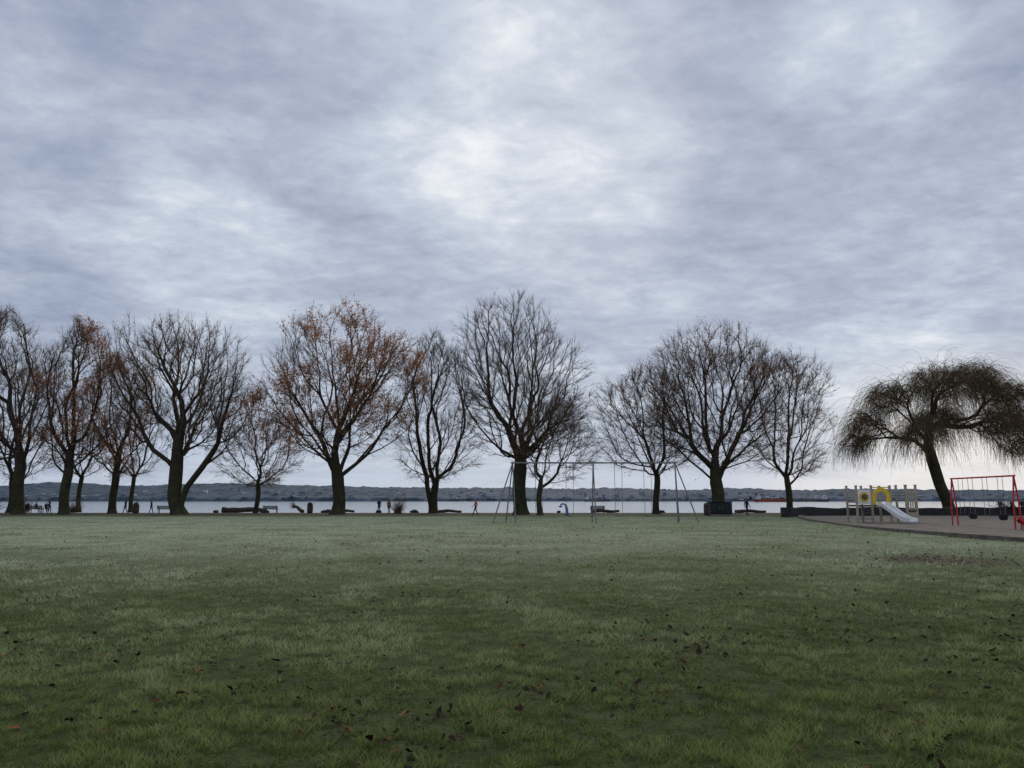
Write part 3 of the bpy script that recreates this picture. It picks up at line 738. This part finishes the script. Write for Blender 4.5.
person(52.3, 75.6, R(180), (.08, .02, .02), blk, 'sit', 1.6, .37)

BEI = mat('post_beige', (.42, .36, .27), (.34, .29, .22), 3, .6); YEL = mat('yellow_plastic', (.75, .50, .03), (.66, .43, .03), 3, .45); WHT = mat('white_plastic', (.80, .80, .78), (.7, .7, .68), 2, .4); GRY = mat('deck_grey', (.13, .13, .13), None, 3)
ps = bpy.data.objects.new('play_structure', None); link(ps); ps.location = (23.9, 52.5, .05)
def part(mb, nm, mats):
    o = mb.obj(nm, mats); o.parent = ps; return o
mb = MB()
for px_, py_ in ((.1, 0), (1.15, 0), (2.45, 0), (.1, 1.5), (1.15, 1.5), (2.45, 1.5), (3.6, .1), (4.3, .1), (3.6, 1.4), (4.3, 1.4)):
    hh = 2.5 if px_ < 3 else 2.55
    mb.box((px_, py_, hh/2), (.13, .13, hh), 0); mb.box((px_, py_, hh+.03), (.16, .16, .06), 0)
part(mb, 'posts', [BEI])
mb = MB(); mb.box((1.27, .75, 1.15), (2.2, 1.36, .12), 0); mb.box((3.95, .75, .80), (.6, 1.16, .12), 0)
for k in range(3): mb.box((3.02, .75, 1.05-k*.12+.0), (.34+.1*k, .9, .05), 0)
part(mb, 'decks', [GRY])
def ring(mb, c, ro, ri, th, m, a0=0, a1=2*math.pi, n=20):
    vs = []
    for k in range(n+1):
        a = a0+(a1-a0)*k/n
        for rr_, yy in ((ro, -th/2), (ro, th/2), (ri, th/2), (ri, -th/2)): vs.append((c[0]+rr_*math.cos(a), c[1]+yy, c[2]+rr_*math.sin(a)))
    mb.poly(vs, [[4*k+a, 4*k+(a+1) % 4, 4*k+4+(a+1) % 4, 4*k+4+a] for k in range(n) for a in range(4)]+[[0, 1, 2, 3], [4*n+3, 4*n+2, 4*n+1, 4*n]], m)
mb = MB()
mb.box((.625, -.03, 1.75), (.90, .05, 1.0), 1); ring(mb, (.625, -.075, 1.75), .34, .22, .05, 0); mb.ball((.625, -.07, 1.75), .215, 2, 8, (1, .35, 1))
ring(mb, (1.8, -.04, 1.78), .62, .36, .08, 0, 0, math.pi); mb.box((1.31, -.04, 1.5), (.26, .08, .56), 0); mb.box((2.29, -.04, 1.5), (.26, .08, .56), 0)
mb.tube([(1.2, .02, 2.42), (2.4, .02, 2.42)], .035, 0, 8)
for k in range(4): mb.box((3.72+k*.15, .05, 1.45), (.08, .04, 1.2), 3)
mb.box((3.95, .05, 2.12), (.6, .05, .18), 3); mb.box((3.95, .05, .55), (.6, .05, .3), 3)
for k in range(4): mb.tube([(2.5, .0, 1.5+k*.18), (3.6, .08, 1.5+k*.18)], .022, 2, 6)
for k in range(5): mb.tube([(.1, .1, .25+k*.2), (1.1, .1, .25+k*.2)], .025, 2, 6)
for k in range(4): mb.box((.1, .75, 1.4+k*.22), (.05, 1.3, .1), 3)
part(mb, 'panels', [YEL, WHT, GRY, BEI])
mb = MB()
path = [(1.8, -.05, 1.22), (1.88, -.35, 1.20), (2.0, -.8, .95), (2.15, -1.4, .62), (2.3, -1.95, .33), (2.4, -2.35, .20), (2.5, -2.75, .19)]
vs = []
for k, q in enumerate(path):
    a = Vector(path[max(k-1, 0)]); b = Vector(path[min(k+1, len(path)-1)]); d = (b-a); d.z = 0; d.normalize(); s_ = Vector((d.y, -d.x, 0))
    for off_, hz_ in ((-.36, .20), (-.31, .20), (-.26, 0), (.26, 0), (.31, .20), (.36, .20), (.36, -.08), (-.36, -.08)):
        vs.append(Vector(q)+s_*off_+Vector((0, 0, hz_)))
mb.poly(vs, [[8*k+a, 8*k+(a+1) % 8, 8*k+8+(a+1) % 8, 8*k+8+a] for k in range(len(path)-1) for a in range(8)]+[list(range(8)), [8*(len(path)-1)+a for a in range(8)]])
mb.tube([(2.4, -2.35, 0), (2.4, -2.35, .14)], .05, 0)
part(mb, 'slide', [WHT])

RED = mat('red_paint', (.55, .03, .04), (.42, .025, .03), 4, .4)
mb = MB(); h_ = 2.85
mb.tube([(0, -.1, h_), (0, 6.0, h_)], .055, 0, 10)
for y0 in (0, 5.9):
    mb.tube([(0, y0, h_), (-.14, y0, 1.5), (-.17, y0, 0)], .045, 0, 8); mb.tube([(0, y0, h_), (.14, y0, 1.5), (.17, y0, 0)], .045, 0, 8)
for yy in (1.2, 2.6, 4.0, 5.0):
    for sx in (-.22, .22): mb.tube([(0, yy+sx, h_), (0, yy+sx, .75)], .014, 1, 5)
    if yy in (1.2, 4.0): 
        mb.tube([(0, yy, .45), (0, yy, .5), (0, yy, .78)], [.12, .2, .24], 2, 12)
    else: mb.box((0, yy, .72), (.2, .46, .03), 2)
mb.obj('toddler_swing_set', [RED, GALV, RUB], (27.0, 40.4, .05), R(-1))
mb = MB(); coil = [(.13*math.cos(k*.7), .13*math.sin(k*.7), .02+k*.012) for k in range(32)]
mb.tube(coil, .02, 1, 6); mb.tube([(-.5, 0, .62), (-.3, 0, .50), (0, 0, .45), (.3, 0, .52), (.5, 0, .78)], [.07, .16, .2, .17, .10], 0, 12, .8)
mb.tube([(.36, -.22, .86), (.36, .22, .86)], .022, 1, 6); mb.tube([(.36, 0, .6), (.36, 0, .86)], .03, 1, 6); mb.box((-.15, 0, .68), (.34, .3, .06), 0)
mb.obj('spring_rider', [RED, GALV], (26.0, 38.4, .05), .3, True)
